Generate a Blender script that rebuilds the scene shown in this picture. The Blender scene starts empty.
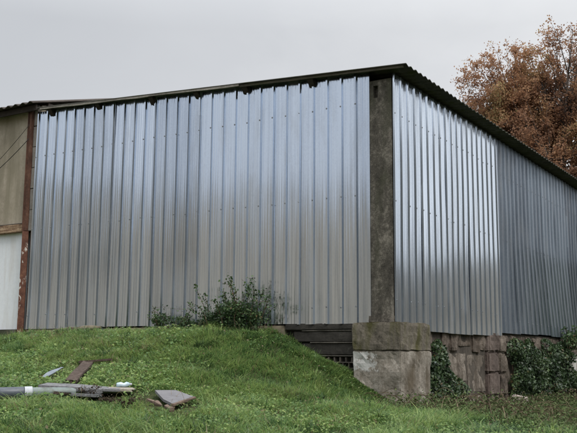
import bpy, bmesh, math, random
import numpy as np
from mathutils import Vector, Matrix
random.seed(11); RNG=np.random.default_rng(11)
SC=bpy.context.scene; COL=SC.collection
R=math.radians

def tag(o,label=None,cat=None,group=None,kind=None):
    if label: o['label']=label
    if cat: o['category']=cat
    if group: o['group']=group
    if kind: o['kind']=kind
    return o
def empty(name,loc,label,cat,rz=0,group=None):
    o=bpy.data.objects.new(name,None); COL.objects.link(o); o.location=loc; o.rotation_euler=(0,0,rz)
    o.empty_display_size=.2
    return tag(o,label,cat,group)

class MB:
    """collects shapes (in world or thing-local coordinates) and links them as ONE mesh object"""
    def __init__(s): s.v=[]; s.f=[]; s.m=[]; s.smooth=[]
    def quad(s,a,b,c,d,m=0,sm=False):
        n=len(s.v); s.v+= [tuple(a),tuple(b),tuple(c),tuple(d)]; s.f.append((n,n+1,n+2,n+3)); s.m.append(m); s.smooth.append(sm); return s
    def poly(s,pts,m=0):
        n=len(s.v); s.v+=[tuple(p) for p in pts]; s.f.append(tuple(range(n,n+len(pts)))); s.m.append(m); s.smooth.append(False); return s
    def box(s,lo,hi,m=0,M=None,bev=0.0,jit=0.0):
        bm=bmesh.new(); bmesh.ops.create_cube(bm,size=1)
        lo=Vector(lo); hi=Vector(hi); c=(lo+hi)/2; d=hi-lo
        for v in bm.verts:
            v.co=Vector((v.co.x*d.x,v.co.y*d.y,v.co.z*d.z))+c
            if jit: v.co+=Vector((random.uniform(-jit,jit),random.uniform(-jit,jit),random.uniform(-jit,jit)))
        if bev: bmesh.ops.bevel(bm,geom=bm.edges[:],offset=bev,segments=2,affect='EDGES',clamp_overlap=True)
        return s.addbm(bm,m,M)
    def addbm(s,bm,m=0,M=None,sm=False):
        bm.verts.index_update(); n=len(s.v)
        for v in bm.verts: s.v.append(tuple(M@v.co if M else v.co))
        for f in bm.faces: s.f.append(tuple(n+v.index for v in f.verts)); s.m.append(m); s.smooth.append(sm)
        bm.free(); return s
    def tube(s,pts,rads,seg=7,m=0,cap=True,sm=True):
        pts=[Vector(p) for p in pts]; n0=len(s.v); k=len(pts)
        if not hasattr(rads,'__len__'): rads=[rads]*k
        up=Vector((0,0,1)); ref=None
        for i,p in enumerate(pts):
            t=(pts[min(i+1,k-1)]-pts[max(i-1,0)]).normalized()
            if ref is None: ref=t.cross(up if abs(t.z)<.9 else Vector((1,0,0))).normalized()
            ref=(ref-t*ref.dot(t)).normalized(); b=t.cross(ref)
            for j in range(seg):
                a=2*math.pi*j/seg; s.v.append(tuple(p+(ref*math.cos(a)+b*math.sin(a))*rads[i]))
        for i in range(k-1):
            for j in range(seg):
                a=n0+i*seg+j; c=n0+i*seg+(j+1)%seg
                s.f.append((a,c,c+seg,a+seg)); s.m.append(m); s.smooth.append(sm)
        if cap:
            s.f.append(tuple(n0+j for j in range(seg))[::-1]); s.m.append(m); s.smooth.append(False)
            s.f.append(tuple(n0+(k-1)*seg+j for j in range(seg))); s.m.append(m); s.smooth.append(False)
        return s
    def build(s,name,mats,parent=None,offset=None):
        me=bpy.data.meshes.new(name)
        v=s.v
        if offset is not None: v=[(a-offset[0],b-offset[1],c-offset[2]) for a,b,c in v]
        me.from_pydata(v,[],s.f)
        if not isinstance(mats,(list,tuple)): mats=[mats]
        for mt in mats: me.materials.append(mt)
        me.polygons.foreach_set('material_index',s.m); me.polygons.foreach_set('use_smooth',s.smooth); me.update()
        o=bpy.data.objects.new(name,me); COL.objects.link(o)
        if parent is not None: o.parent=parent
        return o

def np_mesh(name,V,F4,mats,mi=None,attr=None,parent=None,smooth=False):
    """mesh from numpy: V (n,3), F4 (m,4) quads; attr (m,) float per face"""
    me=bpy.data.meshes.new(name); nv,nf=len(V),len(F4)
    me.vertices.add(nv); me.vertices.foreach_set('co',np.ascontiguousarray(V,np.float32).ravel())
    me.loops.add(nf*4); me.loops.foreach_set('vertex_index',np.ascontiguousarray(F4,np.int32).ravel())
    me.polygons.add(nf); me.polygons.foreach_set('loop_start',np.arange(0,nf*4,4,dtype=np.int32))
    if not isinstance(mats,(list,tuple)): mats=[mats]
    for mt in mats: me.materials.append(mt)
    if mi is not None: me.polygons.foreach_set('material_index',np.ascontiguousarray(mi,np.int32))
    if smooth: me.polygons.foreach_set('use_smooth',np.ones(nf,bool))
    if attr is not None:
        a=me.attributes.new('tint','FLOAT','FACE'); a.data.foreach_set('value',np.ascontiguousarray(attr,np.float32))
    me.update(calc_edges=True); me.validate()
    o=bpy.data.objects.new(name,me); COL.objects.link(o)
    if parent is not None: o.parent=parent
    return o

def leaf_quads(C,size,up=None,flat=.5,rng=RNG,aspect=.62,droop=0.0):
    """small folded leaf blades at centres C: returns V,F"""
    n=len(C); size=np.broadcast_to(np.asarray(size,float),(n,))
    nrm=rng.normal(size=(n,3)); nrm/=np.linalg.norm(nrm,axis=1)[:,None]
    if up is not None: nrm=nrm*(1-flat)+np.asarray(up)*flat
    nrm/=np.linalg.norm(nrm,axis=1)[:,None]
    d=rng.normal(size=(n,3)); d[:,2]-=droop; d-=nrm*(d*nrm).sum(1)[:,None]; d/=np.linalg.norm(d,axis=1)[:,None]
    s=np.cross(nrm,d); L=size[:,None]
    V=np.empty((n,4,3)); V[:,0]=C-d*L*.5; V[:,2]=C+d*L*.5-nrm*L*.12
    V[:,1]=C+s*L*aspect*.5+nrm*L*.10; V[:,3]=C-s*L*aspect*.5+nrm*L*.10
    return V.reshape(-1,3),np.arange(4*n).reshape(n,4)

def vnoise(x,y,seed=0):
    """smooth value noise on a unit grid"""
    x=np.asarray(x,float); y=np.asarray(y,float); xi=np.floor(x).astype(np.int64); yi=np.floor(y).astype(np.int64); fx=x-xi; fy=y-yi
    fx=fx*fx*(3-2*fx); fy=fy*fy*(3-2*fy)
    def h(a,b):
        n=(a*374761393+b*668265263+seed*974634777)&0xffffffff; n=((n^(n>>13))*1274126177)&0xffffffff; return ((n^(n>>16))&0xffff)/65535.
    return (h(xi,yi)*(1-fx)+h(xi+1,yi)*fx)*(1-fy)+(h(xi,yi+1)*(1-fx)+h(xi+1,yi+1)*fx)*fy

# ---------------------------------------------------------------- terrain
GP = np.array([
 (-12,0,-.45),(-9.5,0,-.36),(-8.2,0,-.27),(-7.3,0,-.15),(-6.4,0,-.09),(-5.2,0,-.07),(-4,0,-.06),(-3,0,-.06),(-1.9,0,-.11),(-1.45,0,-.2),
 (-1.05,0,-.38),(-.71,0,-.60),(-.34,-.2,-.70),(.1,-.25,-.95),(.5,-.25,-1.16),(-.25,-.7,-.80),(.3,-.8,-1.10),(.75,.3,-1.22),(.4,2,-1.25),(.4,4.4,-1.30),
 (.4,6.8,-1.33),(.4,9.8,-1.34),(.4,16,-1.34),(.4,24,-1.4),(-1.4,-4.45,-.97),(-.33,-6.31,-1.19),(1.3,-4.3,-1.25),(3.3,-1.8,-1.33),
 (1.3,-.87,-1.23),(5.8,-11.45,-2.15),(3,-8,-1.72),(-12,-6,-1.15),(10,-11,-2.35),(10,0,-1.62),(8,10,-1.6),(-6,-12,-1.95),(0,-16,-2.3),
 (14,-16,-2.5),(-16,-14,-2.0),(-18,0,-.7),(-6,8,-.3),(-6,20,-.8),(-14,16,-.7),(-3,-2.2,-.48),(-5.5,-3.2,-.66),(-8,-3,-.66),(18,20,-1.8),(4,24,-1.7),(-2.9,21.4,-1.35)],float)
def _tps(d): return d*d*np.log(d+1e-9)
def _fit():
    n=len(GP); D=np.hypot(GP[:,None,0]-GP[None,:,0],GP[:,None,1]-GP[None,:,1]); K=_tps(D)+np.eye(n)*.004
    Pm=np.column_stack([np.ones(n),GP[:,:2]]); A=np.zeros((n+3,n+3)); A[:n,:n]=K; A[:n,n:]=Pm; A[n:,:n]=Pm.T
    return np.linalg.solve(A,np.concatenate([GP[:,2],np.zeros(3)]))
GW=_fit()
def sstep(a,b,x):
    t=np.clip((x-a)/(b-a),0,1); return t*t*(3-2*t)
def ground(x,y):
    x=np.asarray(x,float); y=np.asarray(y,float); sh=x.shape; x=x.ravel(); y=y.ravel(); z=np.empty_like(x)
    for i in range(0,len(x),20000):
        a,b=x[i:i+20000],y[i:i+20000]
        z[i:i+20000]=_tps(np.hypot(a[:,None]-GP[None,:,0],b[:,None]-GP[None,:,1]))@GW[:len(GP)]+GW[-3]+GW[-2]*a+GW[-1]*b
    bump=.022*np.sin(2.1*x+.7*y+1)*np.sin(1.7*y-.6*x)+.014*np.sin(4.3*x-2.2*y)*np.sin(3.7*y+1.9*x+.5)+.008*np.sin(9.1*x+3)*np.sin(8.3*y+1.1*x)
    r=np.hypot(x+1,y-2); far=sstep(16,34,r)
    ang=np.arctan2(y+5,x+1)                       # unseen slopes all round, added for the metal sheets to reflect
    # crest heights shaped for those reflections: tallest east, lower south-west, low north-east
    kn=np.radians([-180,-150,-128,-112,-98,-75,-50,-28,-12,15,26,45,75,100,140,180]); hv=np.array([12,19,19,15,15,16,17,25,31,31,24,14,11.5,6,6,12.])
    hill=sstep(20,82,r)*(np.interp(ang,kn,hv)+1.1*np.sin(ang*9+.6)+.9*np.sin(ang*17)+.8*np.sin(ang*41)+.6*np.sin(ang*73+1))
    z=(z+bump)*(1-far)+far*(-1.9+hill)
    return z.reshape(sh)

# ---------------------------------------------------------------- materials
def newmat(name):
    m=bpy.data.materials.new(name); m.use_nodes=True; nt=m.node_tree; b=nt.nodes['Principled BSDF']
    return m,nt,b
def ramp(nt,fac,stops,interp='LINEAR'):
    n=nt.nodes.new('ShaderNodeValToRGB'); n.color_ramp.interpolation=interp; e=n.color_ramp.elements
    while len(e)<len(stops): e.new(.5)
    for el,(p,c) in zip(e,stops): el.position=p; el.color=(*c,1) if len(c)==3 else c
    nt.links.new(fac,n.inputs['Fac']); return n.outputs['Color']
def noise(nt,vec,scale,detail=4,rough=.55,dist=0):
    n=nt.nodes.new('ShaderNodeTexNoise'); n.inputs['Scale'].default_value=scale; n.inputs['Detail'].default_value=detail
    n.inputs['Roughness'].default_value=rough; n.inputs['Distortion'].default_value=dist
    nt.links.new(vec,n.inputs['Vector']); return n.outputs['Fac']
def objco(nt,scale=(1,1,1),world=True):
    if world: o=nt.nodes.new('ShaderNodeNewGeometry').outputs['Position']
    else: o=nt.nodes.new('ShaderNodeTexCoord').outputs['Object']
    m=nt.nodes.new('ShaderNodeMapping'); m.inputs['Scale'].default_value=scale; nt.links.new(o,m.inputs['Vector']); return m.outputs['Vector']
def mixc(nt,fac,a,b,mode='MIX'):
    n=nt.nodes.new('ShaderNodeMix'); n.data_type='RGBA'; n.blend_type=mode
    for v,i in ((fac,0),(a,6),(b,7)):
        if isinstance(v,(int,float)): n.inputs[i].default_value=v
        elif isinstance(v,tuple): n.inputs[i].default_value=(*v,1) if len(v)==3 else v
        else: nt.links.new(v,n.inputs[i])
    return n.outputs[2]
def math_(nt,op,a,b=0.0,clamp=False):
    n=nt.nodes.new('ShaderNodeMath'); n.operation=op; n.use_clamp=clamp
    for i,v in enumerate((a,b)):
        if isinstance(v,(int,float)): n.inputs[i].default_value=v
        else: nt.links.new(v,n.inputs[i])
    return n.outputs[0]
def bump(nt,b,h,strength=.4,dist=.01):
    n=nt.nodes.new('ShaderNodeBump'); n.inputs['Strength'].default_value=strength; n.inputs['Distance'].default_value=dist
    nt.links.new(h,n.inputs['Height']); nt.links.new(n.outputs['Normal'],b.inputs['Normal'])

def rough_mat(name,stops,scale=3,stretch=(1,1,1),rough=.9,bstr=.5,bdist=.01,fine=40,stain=None,stain_scale=1.2,stain_stretch=(1,1,.25),stain_lo=.5,stain_hi=.68,metal=0,spec=.3):
    """weathered surface: coarse noise through a ramp, fine grain, and optional second-colour stains"""
    m,nt,b=newmat(name); v=objco(nt,stretch)
    n1=noise(nt,v,scale,6,.62,.3); n2=noise(nt,objco(nt),fine,3,.6)
    n3=noise(nt,objco(nt),fine*.33,4,.65)
    f=math_(nt,'SUBTRACT',math_(nt,'ADD',math_(nt,'ADD',math_(nt,'MULTIPLY',n1,.75),math_(nt,'MULTIPLY',n2,.35)),math_(nt,'MULTIPLY',n3,.4)),.25)
    c=ramp(nt,f,stops)
    if stain:
        s=noise(nt,objco(nt,stain_stretch),stain_scale,5,.6,.4)
        sf=ramp(nt,s,[(stain_lo,(0,0,0)),(stain_hi,(1,1,1))])
        c=mixc(nt,sf,c,stain)
    nt.links.new(c,b.inputs['Base Color']); b.inputs['Roughness'].default_value=rough; b.inputs['Metallic'].default_value=metal
    b.inputs['Specular IOR Level'].default_value=spec
    bump(nt,b,math_(nt,'ADD',n1,math_(nt,'MULTIPLY',n2,.5)),bstr,bdist); return m

def zinc(name,base,dark,rough,metal,streak=.5,dirt=.15):
    m,nt,b=newmat(name)
    v=objco(nt,(14,14,.35)); s=noise(nt,v,1.0,5,.65)             # rolling streaks along the sheet
    w=noise(nt,objco(nt,(1.3,1.3,.5)),1.0,3,.5)
    sp=nt.nodes.new('ShaderNodeTexVoronoi'); sp.inputs['Scale'].default_value=55; nt.links.new(objco(nt),sp.inputs['Vector'])
    spf=math_(nt,'MULTIPLY',sp.outputs['Color'],.12)
    f=math_(nt,'ADD',math_(nt,'ADD',math_(nt,'MULTIPLY',s,streak),math_(nt,'MULTIPLY',w,1-streak)),math_(nt,'SUBTRACT',spf,.06))
    at=nt.nodes.new('ShaderNodeObjectInfo'); f=math_(nt,'ADD',f,math_(nt,'MULTIPLY',math_(nt,'SUBTRACT',at.outputs['Random'],.5),.28))
    c=ramp(nt,f,[(.3,dark),(.62,base)])
    # thin film of dust: pulls the lower edge and patches to a mat grey-brown
    d=ramp(nt,noise(nt,objco(nt,(2,2,.6)),1.3,5,.6),[(.52,(0,0,0)),(.75,(1,1,1))]); d=math_(nt,'MULTIPLY',d,dirt)
    c=mixc(nt,d,c,(.22,.20,.17)); nt.links.new(c,b.inputs['Base Color'])
    mt=math_(nt,'SUBTRACT',metal,math_(nt,'MULTIPLY',d,.7)); nt.links.new(mt,b.inputs['Metallic'])
    rr=math_(nt,'ADD',rough-.03,math_(nt,'MULTIPLY',w,.06)); rr=math_(nt,'ADD',rr,math_(nt,'MULTIPLY',d,.3)); nt.links.new(rr,b.inputs['Roughness'])
    bump(nt,b,math_(nt,'ADD',math_(nt,'MULTIPLY',w,1.0),math_(nt,'MULTIPLY',s,.25)),.06,.01)
    return m

def leaf_mat(name,stops,rough=.55,trans=.25,spec=.3):
    m,nt,b=newmat(name); a=nt.nodes.new('ShaderNodeAttribute'); a.attribute_name='tint'
    c=ramp(nt,a.outputs['Fac'],stops); nt.links.new(c,b.inputs['Base Color'])
    b.inputs['Roughness'].default_value=rough; b.inputs['Specular IOR Level'].default_value=spec
    t=nt.nodes.new('ShaderNodeBsdfTranslucent'); nt.links.new(c,t.inputs['Color'])
    mx=nt.nodes.new('ShaderNodeMixShader'); mx.inputs[0].default_value=trans
    nt.links.new(b.outputs[0],mx.inputs[1]); nt.links.new(t.outputs[0],mx.inputs[2])
    nt.links.new(mx.outputs[0],nt.nodes['Material Output'].inputs['Surface']); return m

M={}
M['zinc']=zinc('galvanised_new',(.72,.80,.91),(.56,.63,.73),.14,1.0,.75,.22)
M['zinc_old']=zinc('galvanised_weathered',(.27,.32,.385),(.145,.172,.215),.36,.8,.7,.35)
M['screw']=rough_mat('screw_head',[(.3,(.19,.20,.215)),(.7,(.38,.395,.42))],20,rough=.5,metal=.6)
M['roofing']=rough_mat('roof_sheet',[(.3,(.035,.035,.033)),(.55,(.08,.078,.07)),(.75,(.13,.125,.11))],2.5,rough=.95,stain=(.05,.055,.025),stain_scale=4,stain_stretch=(1,1,1))
M['eave_roofing']=rough_mat('roof_sheet_brown',[(.3,(.04,.033,.03)),(.7,(.10,.085,.075))],3,rough=.95)
M['timber_dark']=rough_mat('dark_timber',[(.3,(.018,.014,.012)),(.7,(.05,.04,.034))],6,(1,1,6),rough=.9)
M['verge']=rough_mat('weathered_verge_board',[(.3,(.16,.145,.125)),(.55,(.29,.27,.24)),(.75,(.42,.39,.35))],3,(1,4,8),rough=.9,stain=(.07,.06,.05),stain_scale=2,stain_stretch=(1,1,1))
M['verge_dark']=rough_mat('mossy_verge_board',[(.3,(.045,.04,.03)),(.7,(.11,.10,.075))],3,(1,4,8),rough=.95,stain=(.05,.055,.02),stain_scale=3,stain_stretch=(1,1,1))
M['pillar']=rough_mat('old_pillar_concrete',[(.30,(.028,.025,.021)),(.5,(.085,.077,.064)),(.68,(.22,.20,.17))],5,(1,1,.45),rough=.95,bdist=.014,fine=55,stain=(.055,.058,.036),stain_scale=2.2,stain_stretch=(1,1,.3),stain_lo=.5,stain_hi=.7)
M['plinth']=rough_mat('plinth_concrete',[(.28,(.09,.078,.062)),(.5,(.225,.20,.168)),(.72,(.40,.37,.33))],2.6,(1,1,.7),rough=.95,bdist=.014,fine=45,stain=(.10,.08,.055),stain_scale=2.6,stain_stretch=(1.4,1.4,.35),stain_lo=.48,stain_hi=.66)
M['plinth_cap']=rough_mat('mossy_plinth_concrete',[(.28,(.05,.043,.034)),(.5,(.14,.122,.098)),(.72,(.27,.24,.20))],3.5,(1,1,.35),rough=.95,bdist=.014,fine=45,stain=(.075,.07,.03),stain_scale=2.4,stain_stretch=(1.5,1.5,.4),stain_lo=.46,stain_hi=.62)
M['limewash']=rough_mat('flaking_limewash',[(.25,(.30,.285,.26)),(.55,(.44,.43,.41)),(.75,(.55,.545,.53))],7,rough=.95,fine=60,stain=(.22,.195,.165),stain_scale=5,stain_stretch=(1,1,.5),stain_lo=.45,stain_hi=.56)
M['blackened']=rough_mat('blackened_concrete',[(.25,(.018,.017,.015)),(.6,(.045,.041,.036)),(.8,(.10,.092,.08))],4,(1,1,2),rough=.95,bdist=.015)
M['ledge']=rough_mat('ledge_mortar',[(.3,(.06,.054,.047)),(.7,(.16,.146,.128))],6,rough=.95)
M['hollow']=rough_mat('hollow_block',[(.3,(.06,.052,.045)),(.7,(.15,.13,.11))],6,rough=.95)
M['stone']=rough_mat('foundation_stone',[(.30,(.032,.025,.02)),(.5,(.115,.092,.074)),(.70,(.28,.235,.20))],2.2,rough=.95,bdist=.02,fine=35,bstr=.9,stain=(.08,.062,.048),stain_scale=2.1,stain_stretch=(1.6,1.6,.5),stain_lo=.5,stain_hi=.66)
M['slab']=rough_mat('foundation_slab',[(.30,(.045,.036,.029)),(.5,(.155,.13,.107)),(.70,(.34,.30,.26))],2.5,(1.5,1.5,.5),rough=.95,bdist=.015,stain=(.095,.077,.06),stain_scale=3.2,stain_stretch=(1.8,1.8,.3),stain_lo=.5,stain_hi=.64)
M['redpier']=rough_mat('red_stained_pier',[(.25,(.05,.038,.033)),(.5,(.12,.092,.08)),(.75,(.24,.20,.175))],3,(1,1,.4),rough=.95,bdist=.015)
M['mortar']=rough_mat('dark_mortar',[(.3,(.04,.034,.028)),(.7,(.115,.098,.082))],5,rough=1)
M['sandy']=rough_mat('sandy_footing',[(.3,(.20,.165,.12)),(.7,(.36,.31,.235))],4,rough=.95,stain=(.12,.10,.07),stain_scale=3,stain_stretch=(1,1,1))
M['tan']=rough_mat('tan_render',[(.25,(.23,.20,.155)),(.5,(.35,.305,.24)),(.75,(.45,.40,.325))],1.6,(1,1,.6),rough=.95,bdist=.006,fine=30,stain=(.225,.20,.145),stain_scale=.7,stain_stretch=(2,2,.3))
M['white']=rough_mat('white_boarding',[(.25,(.66,.69,.74)),(.6,(.77,.80,.84)),(.8,(.81,.83,.86))],1.2,(1,1,.5),rough=.6,bstr=.15,stain=(.52,.49,.45),stain_scale=2.6,stain_stretch=(1.5,1.5,.25),stain_lo=.5,stain_hi=.85)
M['rust']=rough_mat('rusty_steel',[(.25,(.045,.025,.02)),(.5,(.10,.05,.035)),(.75,(.19,.105,.07))],8,(1,1,.5),rough=.9,fine=60,bdist=.006)
M['rustflake']=rough_mat('rust_with_old_paint',[(.25,(.055,.027,.02)),(.5,(.125,.055,.038)),(.75,(.21,.11,.07))],8,rough=.9,fine=60,bdist=.008,stain=(.50,.47,.43),stain_scale=9,stain_stretch=(1.2,1.2,.45),stain_lo=.585,stain_hi=.61)
M['rustbeam']=rough_mat('rusty_timber_beam',[(.25,(.07,.042,.026)),(.45,(.22,.14,.085)),(.7,(.45,.34,.23))],5,(.5,1,5),rough=.9,stain=(.06,.03,.02),stain_scale=3,stain_stretch=(1,1,3))
M['greyblock']=rough_mat('grey_block_strip',[(.3,(.16,.145,.13)),(.7,(.28,.26,.235))],4,rough=.95)
M['cable']=rough_mat('black_cable',[(.3,(.02,.02,.02)),(.7,(.04,.04,.04))],6,rough=.6)
M['base_c']=rough_mat('stained_base',[(.3,(.06,.055,.05)),(.7,(.17,.155,.14))],3,rough=.95,stain=(.045,.05,.03))
M['bark']=rough_mat('bark',[(.3,(.045,.036,.03)),(.7,(.12,.10,.085))],6,(1,1,.3),rough=.95,bdist=.02)
M['stem']=rough_mat('brown_stem',[(.3,(.05,.033,.022)),(.7,(.12,.08,.055))],10,rough=.9)
M['soil']=None
M['pvc']=rough_mat('grey_plastic_pipe',[(.3,(.17,.20,.235)),(.7,(.24,.275,.31))],4,rough=.42,bstr=.08,stain=(.13,.14,.13),stain_scale=6,stain_stretch=(1,1,1),spec=.5)
M['pvc_dark']=rough_mat('dark_plastic_sleeve',[(.3,(.06,.07,.09)),(.7,(.11,.125,.15))],4,rough=.45,bstr=.1,spec=.5)
M['pvc_green']=rough_mat('green_grey_plastic_pipe',[(.3,(.15,.185,.18)),(.7,(.22,.26,.25))],4,rough=.5,bstr=.1,stain=(.11,.115,.09),stain_scale=6,stain_stretch=(1,1,1))
M['paper']=rough_mat('pale_label_paper',[(.3,(.38,.40,.44)),(.7,(.52,.54,.58))],8,rough=.7,bstr=.1)
M['greywood']=rough_mat('silvered_plank',[(.25,(.07,.07,.075)),(.5,(.165,.165,.172)),(.75,(.30,.30,.305))],5,(3,14,14),rough=.9,bdist=.006)
M['palewood']=rough_mat('pale_weathered_plank',[(.25,(.17,.15,.12)),(.5,(.31,.28,.235)),(.75,(.45,.42,.37))],5,(3,14,14),rough=.9,bdist=.006)
M['brownwood']=rough_mat('rotting_brown_plank',[(.25,(.03,.022,.018)),(.5,(.075,.054,.044)),(.75,(.16,.125,.105))],6,(10,4,10),rough=.95,bdist=.008)
M['slate']=rough_mat('grey_slab',[(.25,(.13,.125,.135)),(.6,(.20,.195,.205)),(.8,(.26,.25,.26))],5,rough=.75,fine=70,bdist=.003)
M['orange']=rough_mat('orange_fired_clay',[(.25,(.085,.062,.05)),(.5,(.16,.115,.09)),(.75,(.26,.19,.15))],9,rough=.95)
M['bluegrey']=rough_mat('blue_grey_metal_strip',[(.3,(.15,.175,.205)),(.7,(.27,.305,.34))],6,rough=.45,bstr=.2)
M['plastic']=rough_mat('pale_blue_plastic',[(.3,(.30,.42,.50)),(.7,(.52,.64,.71))],9,rough=.3,bstr=.3,spec=.5)
M['whitestone']=rough_mat('white_stone',[(.3,(.32,.27,.23)),(.7,(.52,.47,.43))],9,rough=.95,bdist=.01)

M['grass']=leaf_mat('grass_blades',[(0,(.020,.040,.018)),(.25,(.072,.145,.048)),(.55,(.19,.31,.10)),(.82,(.35,.45,.14)),(.87,(.20,.25,.10)),(.9,(.22,.18,.09)),(1,(.30,.235,.14))],.42,.48,.5)
M['ivyleaf']=leaf_mat('ivy_leaves',[(0,(.015,.03,.014)),(.5,(.04,.072,.03)),(.82,(.085,.13,.05)),(.93,(.13,.14,.06)),(1,(.18,.11,.055))],.42,.15,.4)
M['bushleaf']=leaf_mat('bush_leaves',[(0,(.022,.042,.018)),(.5,(.062,.112,.045)),(.83,(.125,.19,.075)),(.92,(.13,.10,.05)),(1,(.18,.085,.05))],.5,.2,.3)
M['oakleaf']=leaf_mat('autumn_leaves',[(0,(.17,.095,.065)),(.35,(.33,.185,.115)),(.65,(.45,.255,.145)),(.85,(.52,.34,.185)),(1,(.38,.33,.16))],.6,.58,.3)
M['dryleaf']=leaf_mat('dry_leaves_and_canes',[(0,(.04,.028,.02)),(.35,(.09,.066,.045)),(.6,(.19,.145,.095)),(.7,(.30,.24,.16)),(.78,(.06,.09,.034)),(1,(.12,.16,.06))],.75,.15,.2)

def soil():
    m,nt,b=newmat('grassy_ground'); v=objco(nt)
    n1=noise(nt,v,1.3,6,.6); n2=noise(nt,v,14,5,.65); far=noise(nt,v,.075,5,.6)
    near=ramp(nt,math_(nt,'ADD',math_(nt,'MULTIPLY',n1,.5),math_(nt,'MULTIPLY',n2,.5)),[(.3,(.022,.026,.012)),(.5,(.04,.05,.02)),(.7,(.075,.08,.034))])
    fields=ramp(nt,math_(nt,'ADD',math_(nt,'MULTIPLY',far,.8),math_(nt,'MULTIPLY',n1,.2)),[(.34,(.045,.045,.038)),(.44,(.125,.115,.095)),(.50,(.215,.19,.15)),(.56,(.16,.132,.098)),(.66,(.065,.06,.048))])
    gz=nt.nodes.new('ShaderNodeSeparateXYZ'); nt.links.new(v,gz.inputs[0])
    wood=ramp(nt,math_(nt,'DIVIDE',math_(nt,'ADD',gz.outputs['Z'],math_(nt,'MULTIPLY',math_(nt,'SUBTRACT',far,.5),14.0)),30.0),[(.38,(0,0,0)),(.46,(1,1,1))])
    we=ramp(nt,math_(nt,'DIVIDE',math_(nt,'ADD',gz.outputs['X'],math_(nt,'MULTIPLY',far,20.0)),100.0),[(.20,(0,0,0)),(.40,(1,1,1))])
    wd=math_(nt,'MAXIMUM',wood,we)
    fields=mixc(nt,wd,fields,ramp(nt,n1,[(.35,(.06,.063,.058)),(.65,(.105,.10,.086))]))  # unseen woods, haze mixed into their colour, toned for the rib reflections
    ln=nt.nodes.new('ShaderNodeVectorMath'); ln.operation='LENGTH'; nt.links.new(v,ln.inputs[0])
    f=ramp(nt,math_(nt,'DIVIDE',ln.outputs['Value'],100.0),[(.15,(0,0,0)),(.30,(1,1,1))])
    nt.links.new(mixc(nt,f,near,fields),b.inputs['Base Color']); b.inputs['Roughness'].default_value=1; b.inputs['Specular IOR Level'].default_value=.1
    bump(nt,b,n2,.6,.03); return m
M['soil']=soil()

def plinth_mat():
    # plinth concrete with the remains of a limewash coat on the left of its front
    m=M['plinth']; nt=m.node_tree; b=nt.nodes['Principled BSDF']; old=b.inputs['Base Color'].links[0].from_socket
    g=nt.nodes.new('ShaderNodeNewGeometry'); sp=nt.nodes.new('ShaderNodeSeparateXYZ'); nt.links.new(g.outputs['Position'],sp.inputs[0])
    fx=ramp(nt,math_(nt,'ADD',sp.outputs['X'],.5),[(.50,(1,1,1)),(.85,(0,0,0))])
    fz=ramp(nt,math_(nt,'ADD',sp.outputs['Z'],1.0),[(.12,(0,0,0)),(.38,(1,1,1)),(.55,(1,1,1)),(.59,(.5,.5,.5))])
    n=math_(nt,'ADD',math_(nt,'MULTIPLY',noise(nt,objco(nt),7,6,.7,.5),1.0),math_(nt,'MULTIPLY',noise(nt,objco(nt),26,3,.6),.35))
    f=math_(nt,'SUBTRACT',math_(nt,'ADD',math_(nt,'MULTIPLY',math_(nt,'MULTIPLY',fx,fz),.42),n),.5)
    mask=ramp(nt,f,[(.44,(0,0,0)),(.54,(1,1,1))])
    nt.links.new(mixc(nt,mask,old,(.46,.455,.44)),b.inputs['Base Color'])
plinth_mat()

# ---------------------------------------------------------------- ground sheet
def make_ground():
    def axis(c,near,far):
        a=list(np.arange(c-near,c+near+.01,.45)); st=.6; x=a[-1]
        up=[]
        while x<far: x+=st; st*=1.16; up.append(x)
        st=.6; x=a[0]; dn=[]
        while x>-far: x-=st; st*=1.16; dn.append(x)
        return np.array(dn[::-1]+a+up)
    xs,ys=axis(0,13,420),axis(0,13,420); X,Y=np.meshgrid(xs,ys); Z=ground(X,Y)
    V=np.stack([X,Y,Z],-1).reshape(-1,3); nx,ny=len(xs),len(ys)
    i=np.arange((ny-1)*(nx-1)); r=i//(nx-1); c=i%(nx-1); k=r*nx+c
    o=np_mesh('ground',V,np.stack([k,k+1,k+nx+1,k+nx],1),M['soil'],smooth=True)
    tag(o,'grassy sloping ground rising to the barn',None,None,'structure'); return o
make_ground()

# ---------------------------------------------------------------- the metal clad barn
barn=empty('metal_barn',(0,0,0),'barn clad in shiny corrugated galvanised sheets, on a concrete footing','barn')
PITCH=.25
def rib_profile(n_ribs,first=0.0,fl=.0045,rng=None,clip=None):
    """(u,h) points for n_ribs trapezoid ribs; each pan has three small flutes and its own slight oil-canning"""
    pts=[(first-.034,0)]
    for r in range(n_ribs):
        u=first+r*PITCH
        pts+=[(u-.031,.001),(u-.015,.032),(u+.015,.032),(u+.031,.001)]
        if r<n_ribs-1:
            cv=float(rng.normal(.0008,.0017)); tl=float(rng.normal(0,.0016))
            H=lambda k:.001+cv*(1-((k-.125)/.094)**2)+tl*math.sin((k-.125)/.094*math.pi)
            for k in (.074,.125,.176):
                f2=fl*float(rng.uniform(.5,1.4)); pts+=[(u+k-.011,H(k-.011)),(u+k-.004,H(k)+f2),(u+k+.004,H(k)+f2),(u+k+.011,H(k+.011))]
                if k<.17: pts.append((u+k+.0255,H(k+.0255)))
    pts.append((first+(n_ribs-1)*PITCH+.034,0))
    if clip is not None: pts=[p for p in pts if p[0]<clip]+[(clip,.001),(clip+.001,-.02)]
    return pts
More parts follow.
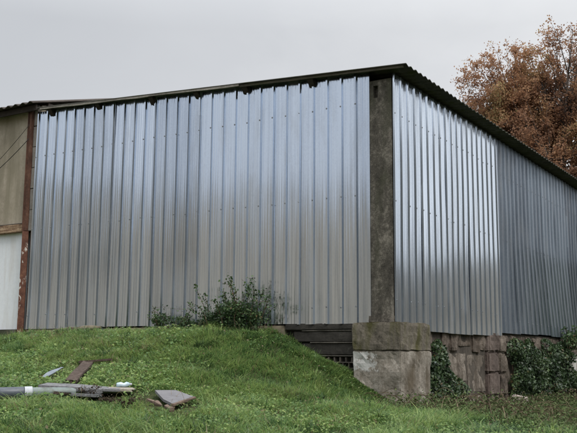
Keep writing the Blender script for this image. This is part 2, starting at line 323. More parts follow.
def sheet(name,n_ribs,place,zb,zt,mat,rows,seed,off=0.0,nz=30,bow=.005,shear=None,tilt=0.0,screws=True,parent=barn,first=0.0,label=None,fl=.0025,clip=None):
    """one corrugated sheet: place(u,h,z) -> xyz; zb/zt functions of u; rows = screw heights (the sheet bows a little between them)"""
    rng=np.random.default_rng(seed); P=rib_profile(n_ribs,first,fl,rng,clip); k=len(P); V=[];F=[]
    knots=sorted(rows); ph=rng.uniform(0,6.28,4); amp=rng.normal(0,bow,12)
    def h_bow(u,z):
        # sag between fixing rows, different for each bay, plus slow twist
        e=[-.2]+list(knots)+[5.0]
        for i in range(len(e)-1):
            if e[i]<=z<=e[i+1]:
                t=(z-e[i])/(e[i+1]-e[i]); s=math.sin(math.pi*t)
                return amp[i]*s*(1+.6*math.sin(3.1*u+ph[0]+i))+bow*.5*math.sin(2.2*z+ph[1])*math.sin(4*u+ph[2])
        return 0
    for j in range(nz+1):
        for (u,h) in P:
            z0=zb(u); z1=zt(u); z=z0+(z1-z0)*j/nz
            uu=u+(shear(u,z) if shear else 0)
            V.append(place(uu,off+h+h_bow(u,z)+tilt*(z-1.8),z))
    for j in range(nz):
        for i in range(k-1):
            a=j*k+i; F.append((a,a+1,a+k+1,a+k))
    mb=MB(); mb.v=V; mb.f=F; mb.m=[0]*len(F); mb.smooth=[True]*len(F)
    if screws:
        for z in rows:
            for r in range(n_ribs-1):
                u=first+r*PITCH+rng.normal(0,.003); zz=z+rng.normal(0,.008)
                if not zb(u)+.03<zz<zt(u)-.03: continue
                if z<2.5 and rng.random()<.35: continue
                hb=off+.031+h_bow(u,zz)+tilt*(zz-1.8)
                uu=u+(shear(u,zz) if shear else 0)
                for rad,h0,h1 in ((.0145,0,.003),(.009,.003,.010)):
                    ring=[(uu+rad*math.cos(a),zz+rad*math.sin(a)) for a in [i*math.pi/3 for i in range(6)]]
                    for i in range(6):
                        (a0,b0),(a1,b1)=ring[i],ring[(i+1)%6]
                        mb.quad(place(a0,hb+h0,b0),place(a1,hb+h0,b1),place(a1,hb+h1,b1),place(a0,hb+h1,b0),1)
                    mb.poly([place(a,hb+h1,b) for a,b in ring],1)
    o=mb.build(name,[mat,M['screw']],parent)
    me=o.data; nv=(nz+1)*k
    e=np.empty(len(me.edges)*2,np.int32); me.edges.foreach_get('vertices',e); e=e.reshape(-1,2)
    sharp=(np.abs(e[:,0]-e[:,1])==k)&(e.max(1)<nv)
    at=me.attributes.new('sharp_edge','BOOLEAN','EDGE'); at.data.foreach_set('value',sharp)
    if label: o['label']=label
    return o
zrake=lambda X: 3.80-.0586*X
front=lambda u,h,z:(u,-h,z)
ROWF=[.23,1.876,3.284]
edges=[-7.25+i*1.0 for i in range(7)]                   # seven 1 m sheets, then the narrow one by the pillar
for i,x0 in enumerate(edges):
    j=random.uniform(-.012,.012)+(-.01 if i==0 else 0)
    sheet('cladding_sheet',5,front,lambda u,j=j:-.012+j,lambda u:zrake(u)-.02,M['zinc'],ROWF,100+i,off=.0035*(i%2),first=x0,bow=.0016 if i>2 else .003,fl=.0022 if i>2 else .0045,tilt=(-.0015,.001,-.002,.0008,.0003,-.0003,.0003)[i])
sheet('cladding_sheet',2,front,lambda u:-.004,lambda u:zrake(u)-.02,M['zinc'],ROWF,120,off=.0035,first=-.25,bow=.002,clip=-.022)
XR=.36
side=lambda u,h,z:(XR+h*.56,u,z)
ROWR=[.31,1.75,3.08]
for i in range(5):
    y0=.04+i*1.0; n=5 if i<4 else 3
    zb=(.0,-.105,-.112,-.10,-.085)[i]
    sheet('cladding_sheet',n,side,lambda u,zb=zb:zb,lambda u:3.69,M['zinc'],ROWR,140+i,off=.0035*(i%2),first=y0,bow=.004,tilt=(.001,-.001,.002,-.0015,.001)[i])
def lean(u,z):
    a=max(0,min(1,(u-4.9)/2.2))*max(0,min(1,(12.5-u)/3)); return -a*.20*max(0,(1.75-z))**1.15*-1
old=lambda u,h,z:(XR-.022+h*.8,u,z)
for i in range(10):
    y0=4.56+i*1.0; zb=-.03+.012*((i*7)%3)+.004*i
    sheet('weathered_sheet',5,old,lambda u,zb=zb:zb,lambda u:3.69,M['zinc_old'],[.2,1.74,3.0],180+i,off=.0035*(i%2),first=y0,nz=30,bow=.005,shear=lean,label='dull weathered grey cladding sheet',fl=.004)

def corrugated(axis,a0,a1,b0,b1,zf,pitch,amp,thick,nb,jag=0.0,seed=0):
    """sheet corrugated along 'axis' ('y': ribs repeat along y, run along x)"""
    rng=np.random.default_rng(seed); mb=MB(); n=int((a1-a0)/pitch*6); A=np.linspace(a0,a1,n+1); B=np.linspace(b0,b1,nb+1); top=[];bot=[]
    for lay,dz in ((top,0),(bot,-thick)):
        for jb,b in enumerate(B):
            for a in A:
                bb=b+(jag*math.sin(math.floor((a-a0)/.9)*12.9+seed) if jb in (0,nb) else 0)
                x,y=(bb,a) if axis=='y' else (a,bb)
                lay.append((x,y,zf(x,y)+amp*math.sin((a-a0)/pitch*2*math.pi)+dz))
    k=n+1; N=len(top); mb.v=top+bot
    def add(f,sm): mb.f.append(f); mb.m.append(0); mb.smooth.append(sm)
    for j in range(nb):
        for i in range(n):
            a=j*k+i; add((a,a+1,a+k+1,a+k),True); add((N+a,N+a+k,N+a+k+1,N+a+1),True)
    for i in range(n):
        add((i,N+i,N+i+1,i+1),False); a=nb*k+i; add((a,a+1,N+a+1,N+a),False)
    for j in range(nb):
        a=j*k; add((a,a+k,N+a+k,N+a),False); a=j*k+n; add((a,N+a,N+a+k,a+k),False)
    return mb
zroof=lambda x,y: 3.785-.0635*x
corrugated('y',-.155,15.2,-7.17,.64,zroof,(.177),.015,.010,16,jag=.012,seed=3).build('roof',M['roofing'],barn)
mb=MB()
# verge boards under the edge of the roof sheet, pale at the left, mossy towards the corner
def board(x0,x1,y0,y1,dz0,dz1,mat,name):
    mb=MB(); n=max(2,int((x1-x0)/.3)); xs=[x0+(x1-x0)*i/n for i in range(n+1)]
    w=[random.uniform(-.006,.006) for _ in xs]
    for i in range(n):
        xa,xb=xs[i],xs[i+1]; za,zb=zroof(xa,0)+w[i],zroof(xb,0)+w[i+1]
        c=[(xa,y0,za+dz0),(xb,y0,zb+dz0),(xb,y1,zb+dz0),(xa,y1,za+dz0),(xa,y0,za+dz1),(xb,y0,zb+dz1),(xb,y1,zb+dz1),(xa,y1,za+dz1)]
        for f in ((0,1,5,4),(2,3,7,6),(4,5,6,7),(3,2,1,0)): mb.quad(*[c[q] for q in f])
        if i==0: mb.quad(c[0],c[4],c[7],c[3])
        if i==n-1: mb.quad(c[1],c[2],c[6],c[5])
    return mb.build(name,mat,barn)
o=board(-7.08,-2.35,-.150,-.127,-.044,-.008,M['verge'],'verge_board'); o['label']='pale weathered verge board'
o=board(-2.34,.60,-.132,-.110,-.052,-.013,M['verge_dark'],'verge_board'); o['label']='dark mossy verge board'
for x in (-6.86,-5.62,-4.30,-3.28,-2.28,-1.02):          # obliquely cut purlin ends poking out above the sheets
    z=zroof(x,0); p=MB(); a0,a1=x-.05+random.uniform(-.01,.01),x+.05+random.uniform(-.01,.01); zt=z-.03; zb=z-.15+random.uniform(-.015,.02)
    A=[(a,y,q) for a in (a0,a1) for (y,q) in ((-.108,zt),(-.108,zt-.03),(-.03,zb),(3.0,zb),(3.0,zt))]
    p.poly(A[:5]); p.poly(A[5:][::-1])
    for i in range(5): j=(i+1)%5; p.quad(A[i],A[5+i],A[5+j],A[j])
    p.build('purlin',M['timber_dark'],barn)
MB().box((-7.1,.42,3.42),(.30,.52,3.60)).build('wall_plate',M['timber_dark'],barn)
# eave: rafter feet and a fascia under the side overhang
for i in range(9):
    y=.9+i*1.6; MB().box((.2,y-.04,3.575),(.335,y+.04,3.655),jit=.004).build('rafter',M['timber_dark'],barn)

# corner pillar with a slot near its head
def pillar():
    x0,x1,y0,y1,z0,z1=-.05,.338,.012,.36,-.05,3.62
    sx0,sx1,sz0,sz1=.04,.115,3.35,3.54; d=.09; mb=MB()
    xs=[x0,sx0,sx1,x1]; zs=[z0]+[z0+.4*i for i in range(1,8)]+[sz0,sz1,z1]
    for i in range(3):
        for j in range(len(zs)-1):
            if i==1 and zs[j]==sz0: continue
            mb.quad((xs[i],y0,zs[j]),(xs[i+1],y0,zs[j]),(xs[i+1],y0,zs[j+1]),(xs[i],y0,zs[j+1]))
    c=[(sx0,sz0),(sx1,sz0),(sx1,sz1),(sx0,sz1)]
    for i in range(4):
        (a,b),(e,f)=c[i],c[(i+1)%4]; mb.quad((a,y0,b),(a,y0+d,b),(e,y0+d,f),(e,y0,f))
    mb.quad(*[(a,y0+d,b) for a,b in c])
    mb.quad((x0,y1,z0),(x0,y0,z0),(x0,y0,z1),(x0,y1,z1)); mb.quad((x1,y0,z0),(x1,y1,z0),(x1,y1,z1),(x1,y0,z1))
    mb.quad((x0,y0,z1),(x1,y0,z1),(x1,y1,z1),(x0,y1,z1)); mb.quad((x1,y1,z0),(x0,y1,z0),(x0,y1,z1),(x1,y1,z1))
    o=mb.build('corner_pillar',M['pillar'],barn)
    f=MB().box((-.062,-.012,-.01),(.345,.39,.10),bev=.012,jit=.006); f.build('pillar_foot',M['pillar'],o)
pillar()

# concrete plinth under the corner
def lumpy(lo,hi,nx,ny,nz,amp,seed,bev=.02):
    bm=bmesh.new(); bmesh.ops.create_cube(bm,size=1); lo=Vector(lo); hi=Vector(hi); c=(lo+hi)/2; d=hi-lo
    for v in bm.verts: v.co=Vector((v.co.x*d.x,v.co.y*d.y,v.co.z*d.z))+c
    if bev: bmesh.ops.bevel(bm,geom=bm.edges[:],offset=bev,segments=2,affect='EDGES')
    for ax,n,a,b in ((0,nx,lo.x,hi.x),(1,ny,lo.y,hi.y),(2,nz,lo.z,hi.z)):
        for i in range(1,n):
            co=[0,0,0]; co[ax]=a+(b-a)*i/n; no=[0,0,0]; no[ax]=1
            bmesh.ops.bisect_plane(bm,geom=bm.verts[:]+bm.edges[:]+bm.faces[:],plane_co=co,plane_no=no)
    bm.normal_update()
    for v in bm.verts:
        p=v.co; n=float(vnoise(p.x*6+p.y*5.1+seed*3.7,p.z*5+p.y*1.7,seed))+.5*float(vnoise(p.x*17+p.y*15,p.z*15+seed,seed+1))-.75
        v.co=p+v.normal*n*amp
    return bm
plinth=MB().addbm(lumpy((-.225,-.2,-1.7),(.53,.86,-.415),14,14,22,.036,5,.012)).build('plinth',M['plinth'],barn)
MB().addbm(lumpy((-.228,-.206,-.412),(.535,.865,-.012),14,14,9,.032,8,.013)).build('capping_block',M['plinth_cap'],plinth)
MB().addbm(lumpy((.10,-.30,-1.75),(.60,.3,-1.10),6,6,5,.03,12,.04)).build('plinth_toe',M['plinth'],plinth)

# infill wall left of the plinth: stained concrete ledges over a course of hollow blocks
inf=MB().box((-1.75,.07,-1.4),(-.225,.30,-.02)).build('infill_wall',M['blackened'],barn)
def ledge(z0,z1,y,mat,xl):
    o=MB().addbm(lumpy((xl,y,z0),(-.236,.09,z1),12,2,3,.012,int(-z0*100)+3,.012)).build('concrete_ledge',mat,inf); return o
ledge(-.105,-.012,-.012,M['blackened'],-1.50); ledge(-.285,-.125,.004,M['blackened'],-1.35); ledge(-.475,-.30,.014,M['blackened'],-1.25)
for z,xl in ((-.115,-1.2),(-.293,-1.05),(-.487,-.98)):
    MB().addbm(lumpy((xl,-.004,z-.008),(-.237,.08,z+.008),14,1,1,.006,int(-z*90),.003)).build('mortar_line',M['ledge'],inf)
hb=MB(); cw=.098; ch=.083                                     # hollow blocks: webs round dark open cells
for r in range(4):
    z=-.50-(r+1)*ch
    hb.box((-1.1,-.010,z-.008),(-.238,.069,z+.008),jit=.003)
    for c in range(9):
        x=-.24-c*cw-(r%2)*.05
        hb.box((x-.009,-.007,z+.008),(x+.009,.069,z+ch-.008),jit=.002)
hb.build('hollow_block_course',M['hollow'],inf)
# footing strip under the front sheets
MB().addbm(lumpy((-7.28,-.012,-.55),(-1.50,.2,-.03),40,2,3,.012,21,.015)).build('footing',M['sandy'],barn)

# foundation wall under the side sheets: irregular stones above, long slabs below
fw=MB().box((.06,.87,-1.9),(.292,15,-.03)).build('foundation_wall',M['mortar'],barn)
rs=random.Random(5); st=[MB(),MB()]; sl=[MB(),MB()]
for k,(ya,yb) in enumerate(((.88,3.83),(4.82,14.6))):
    y=ya
    while y<yb-.05:
        wd=min(rs.choice((.3,.42,.55,.7))*rs.uniform(.85,1.15),yb-y); wd=yb-y if yb-y-wd<.15 else wd
        zj=-.36+rs.uniform(-.07,.07); zm=rs.uniform(-.24,-.18); f=lambda: .305+rs.uniform(-.014,.02)
        if wd>.4 and rs.random()<.6:
            st[k].addbm(lumpy((.20,y,zm+.004),(f(),y+wd*.55,-.055),4,5,4,.04,int(y*37),.025)); st[k].addbm(lumpy((.20,y+wd*.55+.006,zm-.03),(f(),y+wd-.006,-.055),4,5,4,.04,int(y*31),.025))
            st[k].addbm(lumpy((.20,y,zj),(f(),y+wd-.006,zm-.006),4,6,4,.04,int(y*41),.025))
        else: st[k].addbm(lumpy((.20,y,zj),(f(),y+wd-.006,-.055),4,6,5,.045,int(y*37),.03))
        y+=wd
    y=ya
    while y<yb-.05:
        wd=min(rs.uniform(.75,1.3),yb-y); wd=yb-y if yb-y-wd<.35 else wd
        z=-.39+rs.uniform(-.03,.03)
        for hh in (rs.uniform(.45,.8),.6,.6):
            sl[k].addbm(lumpy((.20,y,z-hh+.005),(.303+rs.uniform(-.012,.015),y+wd-.008,z),3,9,8,.045,int(y*53+hh*100),.03)); z-=hh
        y+=wd
for k in (0,1): st[k].build('stone_course',M['stone'],fw); sl[k].build('slab_course',M['slab'],fw)
pr=MB(); z=-.06
for hh,k in ((.33,0),(.37,0),(.40,0),(.62,0)):
    wo=random.uniform(-.03,.03); pr.addbm(lumpy((.2,3.84+wo,z-hh+.004),(.385+wo*.4,4.40+wo*.6,z),3,5,5,.035,int(hh*91),.03),0)
    pr.addbm(lumpy((.2,4.41+wo,z-hh*1.03+.004),(.375-wo*.4,4.80-wo*.8,z-.02),3,5,5,.035,int(hh*71)+3,.03),1); z-=hh
pr.build('pier',[M['redpier'],M['stone']],fw)
rd=MB().addbm(lumpy((.2,9.4,-1.6),(.345,15,-.42),2,20,6,.02,77,.02)).build('rendered_patch',M['limewash'],fw)
# far sides of the barn
MB().box((-7.1,14.9,-1.6),(.3,15.0,3.72)).build('rear_wall',M['zinc_old'],barn)
MB().box((-7.2,.06,-1.2),(-7.12,14.9,4.2)).build('rear_wall',M['blackened'],barn)

# ---------------------------------------------------------------- the adjoining building at the left
adj=empty('adjoining_building',(0,0,0),'older building with tan upper wall, white lower boarding and rusty post','building')
MB().box((-13.5,.05,2.03),(-7.43,.25,4.36)).build('upper_wall',M['tan'],adj)
MB().box((-13.5,.06,-.02),(-7.50,.2,1.86)).build('lower_boarding',M['white'],adj)
MB().box((-13.5,.26,-1.0),(-7.22,.32,4.34)).build('dark_backing',M['blackened'],adj)  # dark backing added behind the wall, keeps sky from showing through gaps
# thin joints of the white boarding stand a little proud as cover strips
bm_=lumpy((-13.5,-.03,1.845),(-7.47,.22,2.01),30,2,2,.014,31,.012); MB().addbm(bm_).build('lintel_beam',M['rustbeam'],adj)
MB().addbm(lumpy((-13.5,-.005,2.011),(-7.47,.2,2.028),30,1,1,.006,33,.004)).build('drip_edge',M['ledge'],adj)
post=MB(); post.tube([(-7.455,.0,-.5),(-7.445,-.01,1.85)],[.085,.083],4,0,True,False); post.build('post',M['rustflake'],adj)
p2=MB(); p2.box((-7.475,-.06,1.86),(-7.40,.03,4.33)); p2.box((-7.475,-.085,1.86),(-7.462,-.06,4.33)); p2.build('upper_post',M['rust'],adj)
bl=MB()
for i in range(6): bl.box((-7.395,.0,1.86+i*.415),(-7.285,.2,1.86+i*.415+.405),bev=.006,jit=.005)
bl.build('block_pilaster',M['greyblock'],adj)
bl=MB()
for i in range(4): bl.box((-7.355,.03,-.3+i*.54),(-7.285,.2,-.3+i*.54+.53),bev=.006,jit=.005)
bl.build('lower_pilaster',M['rust'],adj)
MB().addbm(lumpy((-13.5,-.10,-.9),(-7.50,.2,-.03),30,2,4,.02,41,.02)).build('concrete_base',M['base_c'],adj)
zadj=lambda x,y: 4.385+.285*(y+.1)
corrugated('x',-13.6,-7.16,-.26,3.45,zadj,.21,.022,.012,14,jag=.01,seed=7).build('roof',M['eave_roofing'],adj)
mb=MB(); mb.poly([(-7.30,.05,3.9),(-7.30,3.4,3.9),(-7.30,3.4,5.30),(-7.30,.05,4.34)]); mb.poly([(-7.24,.05,3.9),(-7.24,.05,4.34),(-7.24,3.4,5.30),(-7.24,3.4,3.9)]); mb.poly([(-7.30,.05,3.9),(-7.30,.05,4.34),(-7.24,.05,4.34),(-7.24,.05,3.9)])
mb.build('side_gable',M['tan'],adj)
for yy,dz in ((.22,-.14),(.62,-.16),(1.5,-.15),(2.7,-.15)):
    z=zadj(0,yy)+dz; MB().box((-9.0,yy-.06,z-.05),(-7.18,yy+.06,z+.075),jit=.004).build('purlin',M['timber_dark'],adj)
MB().box((-13.5,-.14,4.20),(-7.2,-.10,4.315),jit=.003).build('eave_board',M['timber_dark'],adj)
cb=MB()
def sag(a,b,s,n=14): 
    a,b=Vector(a),Vector(b); return [a.lerp(b,i/n)+Vector((0,0,-s*4*(i/n)*(1-i/n))) for i in range(n+1)]
cb.tube(sag((-7.40,-.10,3.66),(-9.6,-.02,2.62),.10),.007,5)
cb.tube(sag((-7.40,-.10,3.95),(-9.0,-.02,2.95),.05),.005,5)
cb.build('loose_cable',M['cable'],adj)

# ---------------------------------------------------------------- autumn tree behind the barn
def autumn_tree(loc):
    rng=np.random.default_rng(4); root=empty('autumn_tree',loc,'large tree in rusty orange autumn leaf standing behind the barn','tree')
    tb=MB(); tw=MB()
    lobes=[((-2.1,-.2,10.9),(1.55,1.9,2.25)),((-2.6,.4,8.4),(1.6,1.8,2.0)),((-1.0,.5,10.6),(1.5,1.9,2.3)),((.55,-.3,11.5),(1.6,1.8,2.3)),((-2.75,-.2,10.6),(1.15,1.6,2.2)),((-1.6,.2,11.3),(1.0,1.5,1.9)),((-.45,.1,11.2),(1.25,1.5,1.75)),((1.75,.3,11.55),(1.9,1.9,2.2)),((2.9,0,9.4),(1.8,1.9,2.2)),
           ((-.2,-1.2,8.6),(2.2,1.6,2.2)),((1.3,-1,7.2),(2.2,1.9,2.0)),((-1.5,-.6,6.6),(2.1,1.9,1.9)),((.5,1.6,9.4),(2.2,1.7,2.5))]
    fork=Vector((0,0,3.0)); tb.tube([(0,0,-.3),(.05,0,.2),(.02,.03,1.4),(.0,0,3.1)],[.42,.33,.28,.25],10)
    tb.tube([(0,0,3.0),(.12,.05,5.2),(-.05,.1,8),(.12,-.1,10.2)],[.25,.20,.13,.05],8)
    pts=[]
    def curve(a,b,bend,n=6):
        mid=a.lerp(b,.5)+bend; return [(a*(1-t)**2+mid*2*t*(1-t)+b*t*t) for t in [i/n for i in range(n+1)]]
    for (c,rad) in lobes:
        c=Vector(c); z0=min(c.z-2.2,3+rng.uniform(0,4.2)); z0=max(z0,2.6)
        L=curve(Vector((.06,.04,z0)),c,Vector((rng.uniform(-.4,.4),rng.uniform(-.4,.4),-.5)),8)
        tb.tube(L,[.13*(1-.8*i/8)+.012 for i in range(9)],6)
        for k in range(46):
            u=rng.normal(size=3); u/=np.linalg.norm(u); q=Vector((u*rng.uniform(.3,1)**.45*.97*np.array(rad)).tolist())+c
            s=L[rng.integers(3,9)]; B=curve(s,q,Vector((0,0,rng.uniform(-.25,.35))),4)
            tw.tube(B,[.028,.022,.016,.011,.006],4,cap=False)
            d=(q-s).normalized()
            for j in range(9):
                p0=B[rng.integers(2,5)]; v=Vector(rng.normal(size=3).tolist()); e=p0+(d*.4+v*.36)*rng.uniform(.25,.65)
                tw.tube([p0,e],[.008,.003],3,cap=False)
                for t in np.linspace(.35,1.05,5): pts.append(tuple(p0.lerp(e,t)))
    t=tb.build('trunk',M['bark'],root); tw.build('branch',M['bark'],t)
    P=np.array(pts); P=P[vnoise(P[:,0]*1.5+P[:,1]*1.1+40,P[:,2]*1.5+P[:,1]*.6,17)+rng.normal(0,.10,len(P))>.27]
    C=np.repeat(P,7,0)+rng.normal(size=(len(P)*7,3))*.085
    V,F=leaf_quads(C,rng.uniform(.05,.105,len(C)),aspect=.75,droop=.5,rng=rng)
    clump=vnoise(C[:,0]*1.1+C[:,1]*.7,C[:,2]*1.1,3); tint=np.clip(clump*.85+rng.normal(.12,.16,len(C)),0,1)
    np_mesh('crown',V,F,M['oakleaf'],attr=tint,parent=root)
autumn_tree((-2.9,21.4,-1.35))

# ---------------------------------------------------------------- shrubs, ivy, undergrowth
def shrub(name,label,cat,loc,stems,leaf,seed,mat,core=None,ncore=0,group=None,per=10):
    """stems: list of (dx,dy,height,lean_x); leaves along each stem plus a dense core of leaves"""
    rng=np.random.default_rng(seed); root=empty(name,loc,label,cat,group=group); sb=MB(); C=[]
    for (dx,dy,h,lx) in stems:
        n=7; P=[]; wob=rng.normal(size=2)*.03
        for i in range(n+1):
            t=i/n; P.append(Vector((dx+lx*t*t+wob[0]*math.sin(4*t),dy-.02+wob[1]*math.sin(5*t)-.05*t,h*t)))
        sb.tube(P,[.007*(1-.7*i/n)+.001 for i in range(n+1)],4,cap=False)
        for k in range(int(per*h*10)):
            t=rng.uniform(.25,1.02); i=min(int(t*n),n-1); p=P[i].lerp(P[i+1],min(1,t*n-i)); o=rng.normal(size=3)*.035*(1.25-t*.6); C.append(np.array(p)+o)
            if rng.random()<.06:
                e=p+Vector((rng.normal()*.12,rng.normal()*.07,rng.uniform(.0,.10))); sb.tube([p,e],[.003,.0015],3,cap=False)
                for q in range(5): C.append(np.array(p.lerp(e,rng.uniform(.3,1.05)))+rng.normal(size=3)*.015)
    if core:
        for (cx,cy,cz,rx,ry,rz) in core:
            u=rng.normal(size=(ncore,3)); u/=np.linalg.norm(u,axis=1)[:,None]; u*=rng.random((ncore,1))**.4
            C+=list(u*[rx,ry,rz]+[cx,cy,cz])
    C=np.array(C); C=C[C[:,2]>-.03]; g=vnoise(C[:,0]*7,C[:,2]*7,seed); keep=rng.random(len(C))<.45+.9*g; C=C[keep]
    sb.build('stem',M['stem'],root)
    V,F=leaf_quads(C,rng.uniform(leaf*.6,leaf*1.25,len(C)),up=(.0,-.45,.8),flat=.35,rng=rng)
    np_mesh('foliage',V,F,mat,attr=np.clip(.28+.5*vnoise(C[:,0]*5,C[:,2]*5,seed+3)+rng.normal(0,.17,len(C)),0,1),parent=root)
def zg(x,y): return float(ground(x,y))
rs=random.Random(3)
st=[(-.55,0,.68,-.13),(-.46,.02,.56,-.1),(-.62,0,.38,-.16),(-.27,.0,.50,.05),(-.10,0,.60,-.06),(-.02,.02,.74,.04),(.06,0,.70,-.08),(.20,0,.66,.05),(.26,.02,.78,.12),(.34,0,.60,.08),(.42,0,.56,.2),(.5,0,.48,.25),(.56,0,.30,.3),(-.4,-.1,.35,-.2),(.15,-.12,.42,.1),(-.1,-.15,.4,-.1)]
shrub('bush','dark green leafy bush with long sprigs growing against the shiny cladding','bush',(-2.30,-.24,zg(-2.30,-.24)),st,.046,21,M['bushleaf'],[(-.05,-.04,.15,.52,.16,.20),(.0,-.04,.28,.36,.15,.16),(.25,-.03,.12,.36,.14,.2),(-.35,-.05,.1,.25,.14,.16)],900)
st=[(-.28,0,.40,-.22),(-.12,0,.30,-.24),(0,0,.22,-.1),(.12,0,.18,.12),(.3,0,.34,.07),(.34,0,.26,-.05),(.2,0,.15,.15),(-.3,0,.2,-.2)]
shrub('bramble','low straggling bramble with bluish leaves left of the leafy bush','bramble',(-3.52,-.2,zg(-3.52,-.2)),st,.045,22,M['bushleaf'],[(.05,-.03,.08,.38,.12,.14),(.45,-.03,.05,.25,.1,.09),(-.3,-.03,.15,.16,.1,.12)],330)
st=[(0,0,.40,-.1),(.05,.05,.44,.06),(-.1,0,.35,-.12),(.1,0,.36,.15),(0,.2,.42,.0),(0,-.2,.38,-.05),(.05,.3,.34,.05),(.0,-.32,.28,0)]
shrub('sapling','small dark shrub sprouting above the ivy in front of weathered cladding','shrub',(.56,8.75,-.28),[(a,b,h*1.15,l) for a,b,h,l in st],.06,23,M['bushleaf'],[(0,0,.18,.14,.36,.22)],500)

def ivy(name,label,regions,seed,leaf,dens,bulge,x0=.34):
    """leaves hugging the foundation wall: regions of (y, z, ry, rz)"""
    rng=np.random.default_rng(seed); cy=np.mean([r[0] for r in regions]); root=empty(name,(x0,cy,-1.33),label,'ivy'); C=[]; vb=MB()
    for (y,z,ry,rz) in regions:
        n=int(dens*ry*rz*3.1); a=rng.uniform(0,6.283,n); r=np.sqrt(rng.random(n)); yy=y+ry*r*np.cos(a)*1.06; zz=z+rz*r*np.sin(a)*1.06
        edge=r; lump=vnoise(yy*3.1,zz*3.1,seed)*.5+vnoise(yy*9,zz*9,seed+1)*.5
        keep=lump+.38*(1-edge)>.515; xx=x0+bulge*np.clip(1-edge**2,0,1)*lump*1.5*rng.uniform(.25,1,n)+rng.uniform(0,.03,n)
        C.append(np.stack([xx,yy,zz],1)[keep])
        for k in range(5):
            p=Vector((x0-.01,y+rng.uniform(-ry,ry)*.5,-1.33)); L=[p]
            for s in range(7): p=p+Vector((rng.uniform(-.004,.012),rng.normal()*.07,(z+rz*.8+1.33)/7)); L.append(p)
            vb.tube(L,[.012-.0013*i for i in range(8)],4,cap=False)
    C=np.concatenate(C); C=C[C[:,2]>-1.36]; off=np.array([x0,cy,-1.33]); C=C-off
    vb.build('vine',M['stem'],root,off)
    V,F=leaf_quads(C,rng.uniform(leaf*.45,leaf*1.25,len(C)),up=(.75,-.35,.5),flat=.5,rng=rng,aspect=.85,droop=.6)
    np_mesh('foliage',V,F,M['ivyleaf'],attr=np.clip(.15+.55*vnoise(C[:,1]*4,C[:,2]*4,seed+5)+rng.normal(0,.17,len(C)),0,1),parent=root)
ivy('ivy','dark ivy climbing the stone wall just right of the concrete plinth',[(1.25,-.95,.42,.42),(1.55,-.55,.34,.32),(1.9,-1.02,.42,.32),(2.35,-1.08,.36,.24),(1.05,-.62,.16,.3)],31,.052,3600,.2)
ivy('ivy','thick ivy mass covering the wall under the weathered grey cladding',[(5.55,-.85,.55,.55),(6.2,-.6,.75,.48),(6.6,-1.0,.85,.42),(7.4,-.55,.7,.45),(7.8,-.95,.75,.45),(8.6,-.55,.6,.42),(9.0,-1.0,.7,.38),(5.3,-.35,.4,.22)],32,.058,3400,.34)

def undergrowth():
    rng=np.random.default_rng(41); V=[];F=[];A=[];n0=0
    def area(n):
        y=rng.uniform(-1.2,11,n); x=.62+np.abs(rng.normal(0,.7,n))+(rng.random(n)<.35)*rng.random(n)*1.6; return x,y
    def area2(n):
        return rng.uniform(.7,3.7,n),rng.uniform(-1.7,4,n)
    # arching bare canes
    n=620; x,y=area(n); x2,y2=area2(420); x[:420]=np.where(rng.random(420)<.5,x2,x[:420]); y[:420]=np.where(x[:420]==x2,y2,y[:420]); z=ground(x,y); L=rng.uniform(.2,.7,n); az=rng.uniform(0,6.28,n); seg=6
    for i in range(n):
        w=.002+.0025*rng.random(); d=np.array([math.cos(az[i]),math.sin(az[i]),0]); s=np.array([-d[1],d[0],0]); t=np.linspace(0,1,seg+1)
        P=np.array([x[i],y[i],z[i]])+d*(t*L[i])[:,None]*.9+np.array([0,0,1])*(np.sin(t*2.6)*L[i]*.42)[:,None]
        for (e,) in ((s,),(np.array([0,0,1.]),)):
            V.append(np.stack([P-e*w,P+e*w],1).reshape(-1,3)); k=np.arange(seg)*2+n0; F.append(np.stack([k,k+1,k+3,k+2],1)); A.append(np.full(seg,rng.uniform(.25,.75))); n0+=2*(seg+1)
    n=44000; x,y=area(n); x2,y2=area2(16000); k2=(x2+.5*y2>.9)&(vnoise(x2*1.4,y2*1.4,77)>.36); x=np.concatenate([x,x2[k2]]); y=np.concatenate([y,y2[k2]]); n=len(x); g=vnoise(x*2.2,y*2.2,7); keep=rng.random(n)<.25+g; x,y=x[keep],y[keep]; n=len(x)
    z=ground(x,y)+np.abs(rng.normal(0,.10,n)); C=np.stack([x,y,z],1); v,f=leaf_quads(C,rng.uniform(.018,.055,n),up=(0,-.2,1),flat=.45,rng=rng)
    far_=x>1.25
    V.append(v); F.append(f+n0); A.append(np.where(vnoise(x*1.7,y*1.7,9)+rng.normal(0,.16,n)+.34*far_+.12>.40,rng.uniform(.78,1,n),rng.uniform(0,.72,n)))
    o=np_mesh('undergrowth',np.concatenate(V),np.concatenate(F),M['dryleaf'],attr=np.concatenate(A)); tag(o,'tangle of dry brown brambles, dead leaves and weeds along the wall foot',None,None,'stuff')
undergrowth()

